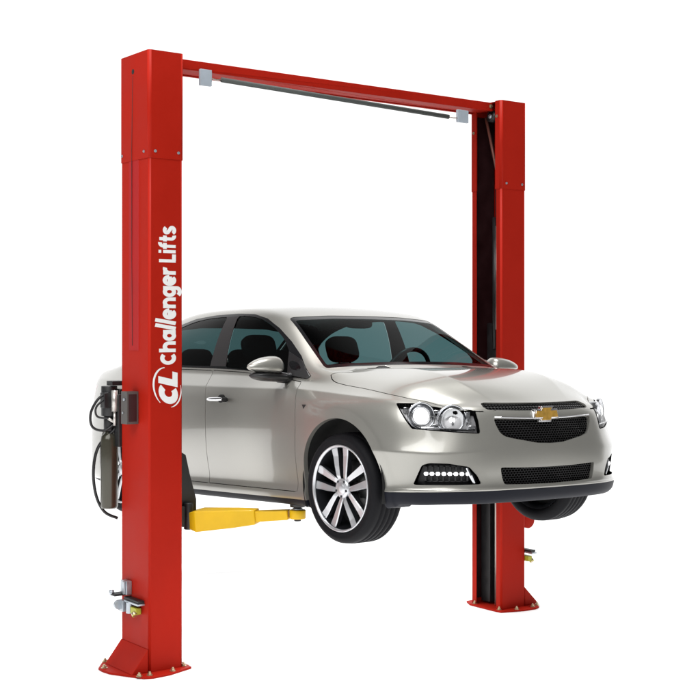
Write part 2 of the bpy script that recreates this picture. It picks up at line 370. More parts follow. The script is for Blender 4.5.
class Piece:
    def __init__(s, V, N, F): s.V, s.N, s.F = V, N, F
    def cut(s, poly, B, valid=None, gap=.004):
        """take the faces inside the polygon (seen along projection B) out of this piece; both borders are laid on the outline"""
        P = np.array(poly, float); C = s.V[s.F].mean(1); ins = in_poly(C @ B.T, P)
        if valid is not None: ins &= valid(C)
        Fi, Fo = s.F[ins], s.F[~ins]
        bd = np.intersect1d(Fi.ravel(), Fo.ravel())
        Vi, Vo = s.V.copy(), s.V.copy()
        A0 = P; A1 = np.roll(P, -1, 0)
        for i in bd:
            p = s.V[i]; c = B @ p
            d = A1-A0; t = np.clip(((c-A0)*d).sum(1)/np.maximum((d*d).sum(1), 1e-12), 0, 1); X = A0+d*t[:,None]
            k = ((X-c)**2).sum(1).argmin(); tg = X[k]
            nn = np.array([-d[k][1], d[k][0]]); nn /= np.linalg.norm(nn)+1e-12
            if not in_poly((tg+nn*1e-4)[None], P)[0]: nn = -nn
            N = s.N[i]; t1 = np.cross(N, [0,0,1.]); 
            if np.linalg.norm(t1) < .1: t1 = np.cross(N, [1.,0,0])
            t1 /= np.linalg.norm(t1); t2 = np.cross(N, t1); J = B @ np.stack([t1, t2], 1)
            for VV, off in ((Vi, gap/2), (Vo, -gap/2)):
                w = np.linalg.lstsq(J, tg+nn*off-c, rcond=.15)[0]; l = np.linalg.norm(w)
                if l > .022: w *= .022/l
                x = p+t1*w[0]+t2*w[1]
                if p[1] == 0: x[1] = 0
                VV[i] = x
        s.V = Vo; s.F = Fo
        return Piece(Vi, s.N, Fi)
    def shifted(s, d): return Piece(s.V + s.N*d, s.N, s.F)
    def emit(s, mb, side=0, flange=0.):
        """add to an MB. side 0: both halves welded on the centre line, -1 right half, +1 left half. gives back normals"""
        F = s.F; used = np.unique(F); mp = np.full(len(s.V), -1); mp[used] = np.arange(len(used)); V = s.V[used]; N = s.N[used]; F = mp[F]
        if flange:
            E = np.concatenate([F[:, [i, (i+1) % 4]] for i in range(4)]); key = np.sort(E, 1)
            u, ix, cnt = np.unique(key[:,0]*len(V)+key[:,1], return_index=True, return_counts=True)
            be = E[ix[cnt == 1]]; be = be[~((V[be[:,0],1] == 0) & (V[be[:,1],1] == 0))]
            bv = np.unique(be); o = len(V); m2 = np.full(o, -1)
            ad = np.zeros((o, 3)); 
            for a, b in be:                                            # the flange looks sideways, out over the edge
                e = V[b]-V[a]; nn = np.cross(e, N[a]); l = np.linalg.norm(nn)
                if l > 1e-9: ad[a] += nn/l; ad[b] += nn/l
            l = np.linalg.norm(ad[bv], axis=1)[:,None]; fn = ad[bv]/np.maximum(l, 1e-9)
            m2[bv] = np.arange(len(bv)); nb = len(bv)
            V = np.vstack([V, V[bv], V[bv]-N[bv]*flange]); N = np.vstack([N, fn, fn])
            F = np.vstack([F, np.stack([be[:,1]*0+o+m2[be[:,1]], o+m2[be[:,0]], o+nb+m2[be[:,0]], o+nb+m2[be[:,1]]], 1)])
        if side == 1: V = V*[1,-1,1]; N = N*[1,-1,1]; F = F[:, ::-1]
        if side == 0:
            n = len(V); c = V[:,1] == 0; new = np.where(c, np.arange(n), -1); k = np.where(~c)[0]; new[k] = n+np.arange(len(k))
            F = np.vstack([F, new[F][:, ::-1]]); V = np.vstack([V, V[k]*[1,-1,1]]); N = np.vstack([N, N[k]*[1,-1,1]])
        mb.smooth = True; mb.add(V, F)
        return N

# ================================================================ THE CAR  (x forward from the front axle, y left, z up from the tyre's lowest point)
def rot3(yaw, pitch, roll):
    return (Matrix.Rotation(yaw, 4, 'Z') @ Matrix.Rotation(pitch, 4, 'Y') @ Matrix.Rotation(roll, 4, 'X'))
CAR_M = Matrix.Translation((.668, 8.169, EYE-1.289)) @ rot3(*[math.radians(a) for a in (-54, -2.87, -1.02)])
car = empty('car', CAR_M, 'silver beige four door sedan raised in the air between the red lift columns', 'car')
A, Nn, Q = car_surface(4)
RAX = -2.92; ARCH_R = .392
for cx in (0, RAX):                                                   # flared arch lips
    r = np.hypot(A[:,0]-cx, A[:,2]-.35); t = np.clip((.462-r)/.02, 0, 1); t = t*t*(3-2*t)
    A = A + Nn*(.011*t*(A[:,2] > .2)*(np.abs(A[:,1]) > .6))[:,None]
body = Piece(A, Nn, Q)
def circle(cx, cz, r, n=72): return [(cx+r*math.cos(2*math.pi*k/n), cz+r*math.sin(2*math.pi*k/n)) for k in range(n)]
outer = lambda C: np.abs(C[:,1]) > .55
for cx in (0, RAX): body.cut(circle(cx, .35, ARCH_R), SIDE, outer, 0)
# lamps
HL = [(-.2595,.826),(-.199,.730),(-.163,.684),(-.053,.673),(.061,.662),(.213,.652),(.203,.72),(.186,.776),(.087,.780),(-.05,.803),(-.156,.823)]
FOG = round_poly([(-.160,.372),(-.108,.479),(-.064,.491),(.04,.486),(.152,.466),(.195,.416),(.216,.370),(.038,.369)], .012)
front = lambda C: (C[:,0] > .2)
hl = body.cut(round_poly(HL, .008), DIAG, front, .005)
fog = body.cut(FOG, DIAG, front, .003)
# grilles
def mirror_poly(h): return [(-w, z) for w, z in reversed(h) if w > 0] + [(w, z) for w, z in h]
GU = [(0,.817),(.25,.820),(.37,.823),(.400,.818),(.415,.797),(.395,.780),(.2,.774),(0,.771)]
GM = [(0,.724),(.15,.725),(.385,.733),(.38,.70),(.362,.655),(.335,.632),(.28,.618),(.1,.587),(0,.583)]
GL = [(0,.449),(.2,.451),(.375,.458),(.368,.41),(.352,.362),(.2,.357),(0,.354)]
nose = lambda C: C[:,0] > .45
gu = body.cut(round_poly(mirror_poly(GU), .008), FRONT, nose, 0)
gm = body.cut(round_poly(mirror_poly(GM), .014), FRONT, nose, 0)
gl = body.cut(round_poly(mirror_poly(GL), .014), FRONT, nose, 0)
# glasshouse
cow = lambda w: -.225-.2*w*w
WS = mirror_poly([(0,1.417),(.3,1.416),(.575,1.402),(.607,1.39),(.655,1.24),(.70,1.09),(.715,1.046),(.56,1.056),(.28,1.064),(0,1.067)])
ws = body.cut(round_poly(WS, .02), FRONT, lambda C: (C[:,0] < cow(C[:,1])+.02) & (C[:,0] > -1.4), .0)
RW = mirror_poly([(0,1.455),(.3,1.45),(.54,1.42),(.575,1.40),(.62,1.25),(.60,1.20),(.3,1.195),(0,1.195)])
rw = body.cut(round_poly(RW, .02), FRONT, lambda C: C[:,0] < -2.4, .003)
DLO = np.array([(-.420,.998),(-.589,1.127),(-.76,1.230),(-.942,1.325),(-1.122,1.400),(-1.294,1.440),(-1.5,1.455),(-1.8,1.459),(-2.08,1.449),(-2.34,1.408),(-2.55,1.338),(-2.75,1.235),(-2.86,1.140),
       (-2.80,1.112),(-2.45,1.104),(-2.066,1.094),(-1.633,1.077),(-1.204,1.053),(-.621,.993),(-.443,.980)])
glassy = lambda C: (np.abs(C[:,1]) > .45) & (C[:,2] > .9)
dlo = body.cut(DLO, SIDE, glassy, .0)
FG = smooth_poly([(-.716,1.160),(-.857,1.259),(-1.075,1.364),(-1.269,1.417),(-1.478,1.436)], n=4).tolist() + [(-1.445,1.078),(-.66,1.012)]
RG = [(-1.612,1.437)] + smooth_poly([(-1.7,1.440),(-1.9,1.438),(-2.1,1.422),(-2.32,1.378),(-2.5,1.315),(-2.60,1.26)], n=4).tolist() + [(-2.63,1.124),(-2.45,1.119),(-2.066,1.109),(-1.66,1.093)]
QG = [(-2.655,1.232),(-2.75,1.18),(-2.80,1.128),(-2.66,1.124)]
fg = dlo.cut(round_poly(FG, .015), SIDE, None, .0); rg = dlo.cut(round_poly(RG, .015), SIDE, None, 0); qg = dlo.cut(round_poly(QG, .008), SIDE, None, 0)
bp = dlo.cut([(-1.75,1.434),(-1.35,1.434),(-1.35,1.083),(-1.75,1.096)], SIDE, None, .0)
wsg = ws.cut(inset(round_poly(WS, .02), .022), FRONT, None, 0); rwg = rw.cut(inset(round_poly(RW, .02), .03), FRONT, None, 0)
# cowl, hood, doors, trunk
HE = smooth_poly([(-.290,.742),(-.232,.769),(-.14,.774),(.062,.762),(.276,.760),(.40,.735),(.478,.700),(.568,.615),(.674,.548),(.735,.480),(.757,.432)], n=4).tolist()
cowl = body.cut([(-.36,-.1),(-.36,.47),(-.19,.47),(-.165,.3),(-.15,-.1)], TOP, lambda C: (C[:,2] > .99) & (C[:,0] > cow(C[:,1])-.012), 0)
hood = body.cut([(-.15,-.1),(-.165,.3),(-.208,.56),(-.262,.68)] + HE + [(.95,.425),(.95,-.1)], TOP, lambda C: (C[:,2] > .777) & (C[:,0] > -.4), .0055)
DREAR = [(-1.622,1.063),(-1.583,.94),(-1.553,.845),(-1.543,.665),(-1.552,.57),(-1.577,.41),(-1.585,.288)]
fdoor = body.cut([(-.492,.962),(-.62,.979),(-1.2,1.039)] + DREAR + [(-.50,.282),(-.492,.41),(-.455,.6),(-.441,.68),(-.446,.82),(-.468,.91)], SIDE, outer, .0045)
rdoor = body.cut(list(reversed(DREAR)) + [(-2.066,1.080),(-2.45,1.090),(-2.64,1.094),(-2.66,1.02),(-2.60,.92),(-2.52,.80),(-2.46,.68),(-2.43,.55),(-2.41,.40),(-2.40,.29)], SIDE, outer, .0045)
trunk = body.cut([(-3.265,-.1),(-3.25,.40),(-3.225,.60),(-3.30,.66),(-3.5,.64),(-3.9,.57),(-3.9,-.1)], TOP, lambda C: (C[:,2] > .80) & (C[:,0] < -3.1), .005)
tail = body.cut([(-3.98,.80),(-3.98,1.03),(-3.72,1.01),(-3.50,.985),(-3.58,.86),(-3.70,.81)], SIDE, lambda C: (np.abs(C[:,1]) > .58) & (C[:,0] < -3.3), .004)
lip = body.cut([(1.2,-.1),(1.2,.334),(.60,.330),(.36,.326),(.36,-.1)], SIDE, None, .0)
sill = body.cut([(.36,-.1),(.36,.236),(-4.1,.236),(-4.1,-.1)], SIDE, None, .0)
def panel(name, pc, material, side, parent, flange=.018, off=0, label=None):
    mb = MB().use(material); nm = (pc.shifted(off) if off else pc).emit(mb, side, flange); o = mb.build(name, parent, normals=nm)
    if label: o['label'] = label
    return o
panel('body', body, 'paint', 0, car, .03)
k_ = body.F; c_ = body.V[k_].mean(1); lin_ = Piece(body.V-body.N*.02, body.N, k_[(c_[:,2] > 1.41) & (c_[:,0] < -.95) & (c_[:,0] > -2.45)][:, ::-1])
mb = MB().use('headliner'); nm_ = lin_.emit(mb, 0); mb.build('headliner', car, normals=-nm_)
panel('hood', hood, 'paint', 0, car, .02)
panel('cowl', cowl, 'black', 0, car, .0, -.004)
panel('trunk_lid', trunk, 'paint', 0, car)
panel('front_lip', lip, 'trim', 0, car, .03)
panel('sill_trim', sill, 'trim', 0, car, .03)
w_ = panel('windshield', wsg, 'wglass', 0, car, 0, -.002); panel('windshield_border', ws, 'frame', 0, w_, 0, -.002)
w_ = panel('rear_window', rwg, 'glass', 0, car, 0, -.002); panel('window_border', rw, 'frame', 0, w_, 0, -.002)
# a bright lip bar where the bumper meets the dark lip is the surface's own crease
def side_T(s): return Matrix.Scale(-1, 4, (0, 1, 0)) if s == 1 else Matrix.Identity(4)
from mathutils.bvhtree import BVHTree
BV = BVHTree.FromPolygons([tuple(v) for v in A], [tuple(int(i) for i in f) for f in Q])
def surf_at(pc_list, B, c):
    """point and smooth normal of the uncut body surface at projected position c"""
    D = np.array([1., 0, 0]) if B is FRONT else np.cross(B[0], B[1]); c = np.array(c, float)
    if B is FRONT: c[0] = max(c[0], .002)
    o = B.T @ c + D*4
    h = BV.ray_cast(Vector(o), Vector(-D))
    if h[0] is None: h = BV.find_nearest(Vector(B.T @ c + D*.9))
    vs = Q[h[2]]; d = 1/(np.linalg.norm(A[vs]-np.array(h[0]), axis=1)+1e-5); n = (Nn[vs]*d[:,None]).sum(0)
    return h[0], Vector(n).normalized()
for s in (-1, 1):
    S = side_T(s)
    mir = lambda v: [S @ Vector(p) for p in v]
    def fin(mb):                                                     # mirrored pieces need their faces turned round
        if s == 1: mb.f = [tuple(reversed(f)) for f in mb.f]
        return mb
    # ---- doors
    d1 = panel('door', fdoor, 'paint', s, car, .02); d2 = panel('door', rdoor, 'paint', s, car, .02)
    panel('window', fg, 'glass', s, d1, 0, -.004); panel('window', rg, 'glass', s, d2, 0, -.004)
    wf = panel('window_frame', dlo, 'frame', s, car, .012); panel('quarter_window', qg, 'glass', s, wf, 0, -.004); panel('door_pillar', bp, 'bpillar', s, wf, .004, .002)
    for dr, x0, x1, z in ((d1, -1.475, -1.245, .860), (d2, -2.42, -2.19, .885)):
        y = surf_at([fdoor, rdoor], SIDE, ((x0+x1)/2, z))[0].y
        mb = MB().use('liner', True); mb.ball((x1-.10, y+.008, z), (.055, .012, .034), S, e=.8)
        mb.use('chrome'); mb.ball(((x0+x1)/2-.014, y-.034, z+.003), (.105, .011, .0135), S, 28, 12, .75)
        mb.use('solidpaint'); mb.cyl(S @ Vector((x0+.03, y+.01, z)), S @ Vector((x0+.03, y-.032, z)), .011); 
        mb.use('liner'); mb.ball((x1-.018, y-.020, z-.002), (.016, .022, .017), S, 16, 10, .8)
        fin(mb).build('handle', dr)
    # ---- mirror
    T = S @ Matrix.Translation((-.635, -.995, 1.052)) @ Matrix.Rotation(math.radians(9), 4, 'Z')
    mb = MB().use('solidpaint', True); rs = []
    for a in range(19):                                              # shell, blunt outer end, tapering to the door
        t = a/18; yy = -.150+.262*t
        k = math.sin(math.pi/2*min(t/.80, 1))**.62 if t < .80 else math.sqrt(max(0, 1-((t-.80)/.235)**2))
        row = []
        for j in range(24):
            th = 2*math.pi*j/24; cx = math.cos(th); cz = math.sin(th)
            hx = .092*k if cx > 0 else .045*k
            row.append(T @ Vector((hx*abs(cx)**.8*math.copysign(1, cx)-.012, yy, (.074*k*abs(cz)**.85*math.copysign(1, cz))*(1 if cz > 0 else .55)+.004)))
        rs.append(row)
    mb.rings(rs); 
    mb.use('black'); rs = []
    for a in range(13):
        t = a/12; yy = -.128+.26*t; k = math.sqrt(max(.02, 1-(1-min(t/.5, 1))**2))
        rs.append([T @ Vector((.085*k*math.cos(th)*(1 if math.cos(th) > 0 else .5)-.012, yy, -.045+.030*k*math.sin(th)-.012*t)) for th in [2*math.pi*j/18 for j in range(18)]])
    mb.rings(rs)
    mb.use('black').tube([T @ Vector((0, .10, -.055)), T @ Vector((.015, .16, -.062)), T @ Vector((.03, .21, -.055))], [.036, .034, .04], 14)
    mb.use('chrome').ball((-.052, .025, .004), (.006, .068, .042), T, 24, 10, .7)
    fin(mb).build('mirror', d1)
    # sail panel the mirror sits on
    mb = MB().use('black', False); pts = [(-.425,.996),(-.56,1.100),(-.715,1.160),(-.668,1.008),(-.445,.982)]
    P0 = []
    for x, z in pts:
        p, n = surf_at([dlo, fg, body, fdoor], SIDE, (x, z)); P0.append((p+n*.003, p+n*.012, n))
    c0 = sum((a[1] for a in P0), Vector())/5
    V_ = [S @ a[0] for a in P0]+[S @ (a[1].lerp(c0, .05)) for a in P0]
    mb.add(V_, [(5,6,7,8,9)[::-1]]+[(i, (i+1) % 5, (i+1) % 5+5, i+5)[::-1] for i in range(5)])
    fin(mb).build('sail_panel', d1)
    # ---- fender badge
    p, n = surf_at([body], SIDE, (-.352, .812))
    mb = MB().use('black', False); mb.prism([(.022,.010),(-.020,.011),(-.010,.001),(-.004,-.015),(.006,-.004)], 0, .004, S @ Matrix.Translation(p) @ Matrix.Rotation(math.radians(90), 4, 'X'))
    fin(mb).build('fender_badge', car)
    # ---- headlight: dark bowl, projector with its white reflection put in as glow, chrome inner reflector, clear cover
    bowl = hl.shifted(-.040)
    h = panel('headlight', bowl, 'lampdark', s, car, -.043)
    D = Vector((q, -q, 0)); TT = Vector((q, q, 0)); U = Vector((0, 0, 1))
    frameD = Matrix(((TT.x, 0, D.x, 0), (TT.y, 0, D.y, 0), (0, 1, 0, 0), (0, 0, 0, 1)))
    def lamp_T(c, depth, toward=0.):
        p, n = surf_at([hl], DIAG, c); f = Matrix.Rotation(toward, 4, 'Z') @ frameD
        return S @ Matrix.Translation(p-D*depth) @ f
    fw = math.radians(16)
    mb = MB().use('satin', True); T = lamp_T((-.119, .752), .042, fw)
    mb.lathe([(.047,.024),(.052,.030),(.058,.022),(.060,-.02)], 32, T); mb.lathe([(.060,.006),(.072,.026),(.078,.030),(.080,.012)], 32, T)
    mb.use('reflection_glow').ball((0, 0, .012), (.046, .046, .030), T)
    fin(mb).build('projector', h)
    mb = MB().use('satin', True); T = lamp_T((.055, .727), .046, fw)
    mb.lathe([(.012,-.018),(.03,-.010),(.048,.004),(.060,.024),(.064,.030),(.068,.026),(.068,-.02)], 40, T)
    mb.lathe([(.073,.006),(.082,.022),(.088,.022),(.088,-.02)], 40, T)
    mb.use('reflection_glow').ball((0, 0, .006), (.018, .018, .020), T)
    mb.use('satin').box((0, 0, .018), (.010, .05, .012), T)
    fin(mb).build('reflector', h)
    mb = MB().use('satin', False)
    for k, (sx, sz, wd, hh) in enumerate([(-.205,.787,.03,.03),(-.03,.70,.05,.014),(-.028,.775,.045,.018),(.145,.742,.022,.06),(.165,.685,.04,.018),(.0,.735,.018,.05)]):
        mb.box((0, 0, 0), (wd, hh, .03), lamp_T((sx, sz), .034, fw))
    mb.use('chrome'); mb.box((0,0,0), (.30,.008,.02), lamp_T((.03,.679), .026, fw) @ Matrix.Rotation(-.06, 4, 'Z'))
    fin(mb).build('bezel', h, .003)
    panel('lens', hl, 'lens', s, h, 0, -.001)
    # ---- daytime running lamp
    g = panel('daytime_running_lamp', fog.shifted(-.05), 'black', s, car, -.051)
    mb = MB().use('black', False); ml = MB().use('led', True)
    a0, a1 = np.array((-.096,.432)), np.array((.152,.427))
    for k in range(8):
        c = a0+(a1-a0)*(k+.25)/7.5; p, n = surf_at([fog], DIAG, c); T = S @ Matrix.Translation(p-D*.022) @ frameD
        ml.ball((0, 0, .004), (.0125, .010, .008), T, 14, 8, .8)
        for sg in (-1, 1): mb.box((.003*sg, .022*sg+.004*sg, -.005), (.010, .026, .03), T)
    for k in range(3):
        pts = [surf_at([fog], DIAG, np.array((-.10+.26*j/6, .432+(k-1)*.044-.004*j/6)))[0]-D*.034 for j in range(7)]
        mb.smooth = True; mb.tube([S @ p for p in pts], .004, 8)
    fin(mb).build('ribs', g); fin(ml).build('led_row', g)
    mb = MB().use('satin', False); p0 = surf_at([fog], DIAG, (.140, .462))[0]-D*.008; p1 = surf_at([fog], DIAG, (.178, .376))[0]-D*.008
    mb.tube([S @ p0, S @ (p0.lerp(p1, .5)+D*.004), S @ p1], [.009, .012, .008], 8); fin(mb).build('trim_fin', g)
    # ---- tail lamp
    panel('tail_light', tail, 'tail', s, car, .015)
    # ---- wheel wells
    for cx in (0, RAX):
        mb = MB().use('liner', True)
        prof = [(-.885 if cx == 0 else -.80, ARCH_R+.012), (-.55, ARCH_R+.03), (-.50, .30), (-.50, .02)]
        rs = [[S @ Vector((cx+r*math.cos(t), y, .35+r*math.sin(t))) for y, r in prof] for t in [math.radians(-13+215*k/30) for k in range(31)]]
        mb.rings(rs, False, False); fin(mb).build('wheel_liner', car)
# ---- grilles
def grille(name, pc, depth):
    g_ = pc.shifted(-depth); mb = MB().use('grille'); nm = g_.emit(mb, 0); return mb.build(name, car, normals=nm)
grille('upper_grille', gu, .010); grille('main_grille', gm, .022); grille('lower_grille', gl, .022)
E1 = [(0,.7235),(.15,.7245),(.385,.7325)]
mb = MB().use('chrome', True)
for sg in (-1, 1):
    pts = [sum((Vector(a) for a in (lambda h: (h[0], h[1]*.002))(surf_at([body], FRONT, (w, z+.0045)))), Vector()) for w, z in [(.0, .724), (.08,.7245), (.15,.7255), (.22,.7280), (.30,.7310), (.378,.7340)]]
    mb.tube([Vector((p.x+.001, p.y*sg*-1, p.z)) for p in pts], .0045, 8)
mb.build('grille_trim', car)
# ---- gold bowtie on the chrome bar
p, n = surf_at([body], FRONT, (0.0, .748))
TB = Matrix.Translation((p.x+.004, -.018, .750)) @ Matrix(((0,0,1,0),(1,0,0,0),(0,1,0,0),(0,0,0,1)))
bow = [(-.092,-.021),(-.035,-.021),(-.047,-.038),(.034,-.038),(.041,-.021),(.096,-.021),(.086,.023),(.038,.023),(.048,.040),(-.033,.040),(-.041,.023),(-.082,.023)]
mb = MB().use('chrome', False); mb.prism(inset(bow, -.006).tolist(), -.02, .006, TB); mb.use('gold'); mb.prism(inset(bow, .001).tolist(), -.005, .010, TB)
mb.build('bowtie_emblem', car, .002)
# ---- wheels
def wheel(cx, cy, side, steer, drop=0.):
    T = Matrix.Translation((cx, cy, .328+drop)) @ Matrix.Rotation(steer, 4, 'Z') @ (Matrix.Rotation(math.radians(90), 4, 'X') if side < 0 else Matrix.Rotation(math.radians(-90), 4, 'X'))
    w = bpy.data.objects.new('wheel', None); COL.objects.link(w); w.parent = car
    mb = MB().use('tyre', True)                                       # z of the lathe points outwards
    R_ = .328
    prof = [(.250,-.205),(.262,-.222),(.292,-.226),(.312,-.215),(.322,-.20)]
    for k in range(5):                                                # circumferential grooves
        zc = -.185+.0365*k
        prof += [(R_-.002+.002*math.sin(k), zc-.011), (R_, zc+.011), (R_-.007, zc+.013), (R_-.007, zc+.0205)] if k < 4 else [(R_-.002, zc-.009)]
    prof += [(.322,-.018),(.312,-.004),(.300,.004),(.288,.0075),(.286,.0062),(.272,.008),(.262,.004),(.256,-.004)]
    mb.lathe(prof, 96, T); mb.build('tyre', w)
    mb = MB().use('alloy', True)
    mb.lathe([(.256,-.003),(.2575,.003),(.254,.0065),(.2485,.006),(.243,-.001),(.241,-.006)], 96, T)
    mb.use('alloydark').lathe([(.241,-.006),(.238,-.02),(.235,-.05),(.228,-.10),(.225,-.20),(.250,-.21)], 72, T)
    mb.use('disc').lathe([(.06,-.10),(.16,-.105),(.162,-.115),(.162,-.125)], 48, T)
    mb.use('liner').lathe([(.0,-.13),(.23,-.135)], 32, T)
    mb.use('disc', False).box((.13, .02, -.10), (.07, .15, .05), T)
    n = 5
    for k in range(n):
        an = math.radians(90+360/n*k+3)
        for sg in (-1, 1):
            rs = []
            for (r, lat, wd, zf, th) in ((.030,.018,.030,-.022,.05),(.075,.030,.037,-.012,.045),(.13,.038,.044,-.011,.036),(.19,.045,.051,-.012,.030),(.241,.052,.058,-.008,.024)):
                a_ = []
                for (u, z) in ((-wd/2, -th), (-wd/2+.003, -.006), (-wd/2+.008, 0), (wd/2-.008, .0), (wd/2-.003, -.006), (wd/2, -th)):
                    x, y = r, sg*lat+u+sg*.0
                    zz = zf+z-(.004 if sg*u < 0 and z == 0 else 0)
                    a_.append(T @ Vector((x*math.cos(an)-y*math.sin(an), x*math.sin(an)+y*math.cos(an), zz)))
                rs.append(a_)
            mb.use('alloy', False); o0 = len(mb.f)
            m_ = len(rs[0])
            P = [p for r in rs for p in r]; F = []
            for a in range(len(rs)-1):
                for i in range(m_-1): F.append((a*m_+i, a*m_+i+1, (a+1)*m_+i+1, (a+1)*m_+i))
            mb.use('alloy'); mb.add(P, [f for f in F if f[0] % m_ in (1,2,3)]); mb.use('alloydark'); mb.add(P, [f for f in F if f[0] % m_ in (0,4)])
        # dark notch between twins
    mb.use('alloy', True).lathe([(.058,-.03),(.056,-.012),(.040,-.008),(.034,-.010),(.030,-.004),(.012,-.002),(.0,-.002)], 32, T)
    mb.use('alloydark')
    for k in range(5):
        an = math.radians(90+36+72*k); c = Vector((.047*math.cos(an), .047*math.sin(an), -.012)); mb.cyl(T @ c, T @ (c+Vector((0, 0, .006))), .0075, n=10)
    o = mb.build('rim', w)
    return w
st = math.radians(4)
wheel(0, -.892, -1, st); wheel(0, .892, 1, st, .03); wheel(RAX, -.890, -1, 0); wheel(RAX, .890, 1, 0)
# ---- underbody and cabin
mb = MB().use('liner', False)
mb.box((-1.42, 0, .235), (1.95, 1.62, .03)); mb.box((.28, 0, .29), (.86, .9, .03)); mb.box((-3.3, 0, .30), (.8, 1.0, .03)); mb.box((-1.42, 0, .265), (3.6, .9, .035))
mb.box((.45, 0, .5), (.04, 1.3, .5)); mb.box((-.42, 0, .60), (.04, 1.62, .74)); mb.box((-2.45, 0, .62), (.04, 1.6, .7))
mb.box((-1.42, -.78, .44), (1.9, .03, .42)); mb.box((-1.42, .78, .44), (1.9, .03, .42))
mb.use('blacksteel', True)
for cx in (0, RAX):
    mb.cyl((cx, -.8, .33), (cx, .8, .33), .03)
    for sg in (-1, 1): mb.cyl((cx+.02, sg*.62, .33), (cx-.02, sg*.55, .75), .05)
mb.build('underbody', car)
mb = MB().use('dash', True)
rs = []
for yy in np.linspace(-.76, .76, 15):
    k = .04*math.exp(-((yy-.37)/.2)**2)
    rs.append([Vector((x, yy, z)) for x, z in ((-.35,.60),(-.33,1.00),(-.42,1.035),(-.62,1.045+k),(-.78,1.03+k),(-.84,.97),(-.82,.80),(-.72,.60))])
mb.rings(rs); mb.build('dashboard', car)
def seat_ob(name, x, y, wd, tilt, zs=.42):
    T = Matrix.Translation((x, y, zs)); mb = MB().use('seat', True)
    mb.ball((.22, 0, .05), (.29, wd, .09), T, 28, 14, .55)
    TBk = T @ Matrix.Translation((-.04, 0, .08)) @ Matrix.Rotation(math.radians(-tilt), 4, 'Y')
    mb.ball((0, 0, .31), (.075, wd*.98, .34), TBk, 28, 16, .55)
    if wd < .4:
        mb.ball((.005, 0, .765), (.055, .135, .10), TBk, 24, 14, .55)
        for sg in (-1, 1): mb.cyl(TBk @ Vector((0, .05*sg, .62)), TBk @ Vector((0, .05*sg, .70)), .008, n=8)
    else:
        for sg in (-1, 0, 1): mb.ball((.005, .42*sg, .70), (.05, .13, .075), TBk, 20, 12, .55)
    return mb.build(name, car)
seat_ob('seat', -1.42, -.37, .26, 20); seat_ob('seat', -1.42, .37, .26, 20); seat_ob('rear_seat', -2.22, 0, .68, 24, .45)
TW = Matrix.Translation((-.93, .37, 1.02)) @ Matrix.Rotation(math.radians(-66), 4, 'Y')
mb = MB().use('black', True); mb.tube([TW @ Vector((.185*math.cos(t), .185*math.sin(t), 0)) for t in [2*math.pi*k/40 for k in range(41)]], .016, 12, False)
mb.ball((0, 0, -.02), (.06, .075, .03), TW); 
for t in (0, math.pi, -math.pi/2): mb.tube([TW @ Vector((.05*math.sin(t), .05*math.cos(t), -.015)), TW @ Vector((.18*math.sin(t), .18*math.cos(t), 0))], .013, 8)
mb.tube([TW @ Vector((0, 0, -.02)), TW @ Vector((0, 0, -.25))], .035, 12); mb.build('steering_wheel', car)
mb = MB().use('black', True); mb.ball((-1.0, 0, 1.372), (.018, .115, .035), None, 24, 12, .6); mb.tube([(-.99, 0, 1.38), (-.985, 0, 1.425)], .01, 8); mb.build('rear_view_mirror', car)

# ================================================================ THE LIFT  (x along the overhead beam, y away from the viewer)
TH = math.atan2(1.8, 2.402); LM = Matrix.Translation((-1.252, 8.10, 0)) @ Matrix.Rotation(TH, 4, 'Z')
lift = empty('two_post_lift', LM, 'tall red steel two post car lift with white lettering holding up the silver car', 'car lift')
S_ = 3.003; H = 3.90
LI = LM.inverted(); EYEP = Vector((0, 0, EYE))
def ray(u, v): return (Vector(((u-350)/1300, 1, (328-v)/1300)))
def on_y(u, v, y):
    """where a sight line meets the lift's plane y (used only to measure sizes off the photograph)"""
    o = LI @ EYEP; d = LI.to_3x3() @ ray(u, v); return o + d*((y-o.y)/d.y)
def c_section(w, d, t, lip, r, out=0., sx=1):
    """C channel open towards +x, wall at x=0; outer corners rounded"""
    def arc(cx, cy, a0, a1, rr): return [(cx+rr*math.cos(math.radians(a0+(a1-a0)*k/4)), cy+rr*math.sin(math.radians(a0+(a1-a0)*k/4))) for k in range(5)]
    o = out
    O = [(w+o, lip)] + arc(w-r, r, 0, -90, r+o) + arc(r, r, 270, 180, r+o) + arc(r, d-r, 180, 90, r+o) + arc(w-r, d-r, 90, 0, r+o) + [(w+o, d-lip)]
    ri = max(r-t, .001)
    I = [(w-t, d-lip)] + arc(w-r, d-r, 0, 90, ri) + arc(r, d-r, 90, 180, ri) + arc(r, r, 180, 270, ri) + arc(w-r, r, -90, 0, ri) + [(w-t, lip)]
    P = O + I
    if sx < 0: P = [(-x, y) for x, y in reversed(P)]
    else: P = list(reversed(P))                                       # make it counter-clockwise
    a = sum(P[i][0]*P[(i+1) % len(P)][1]-P[(i+1) % len(P)][0]*P[i][1] for i in range(len(P)))
    return P if a > 0 else list(reversed(P))
def bolt(mb, T, r=.012, h=.008, washer=True):
    if washer: mb.cyl(T @ Vector((0, 0, 0)), T @ Vector((0, 0, .003)), r*1.55, n=16)
    mb.cyl(T @ Vector((0, 0, .003)), T @ Vector((0, 0, .003+h)), r, n=6)
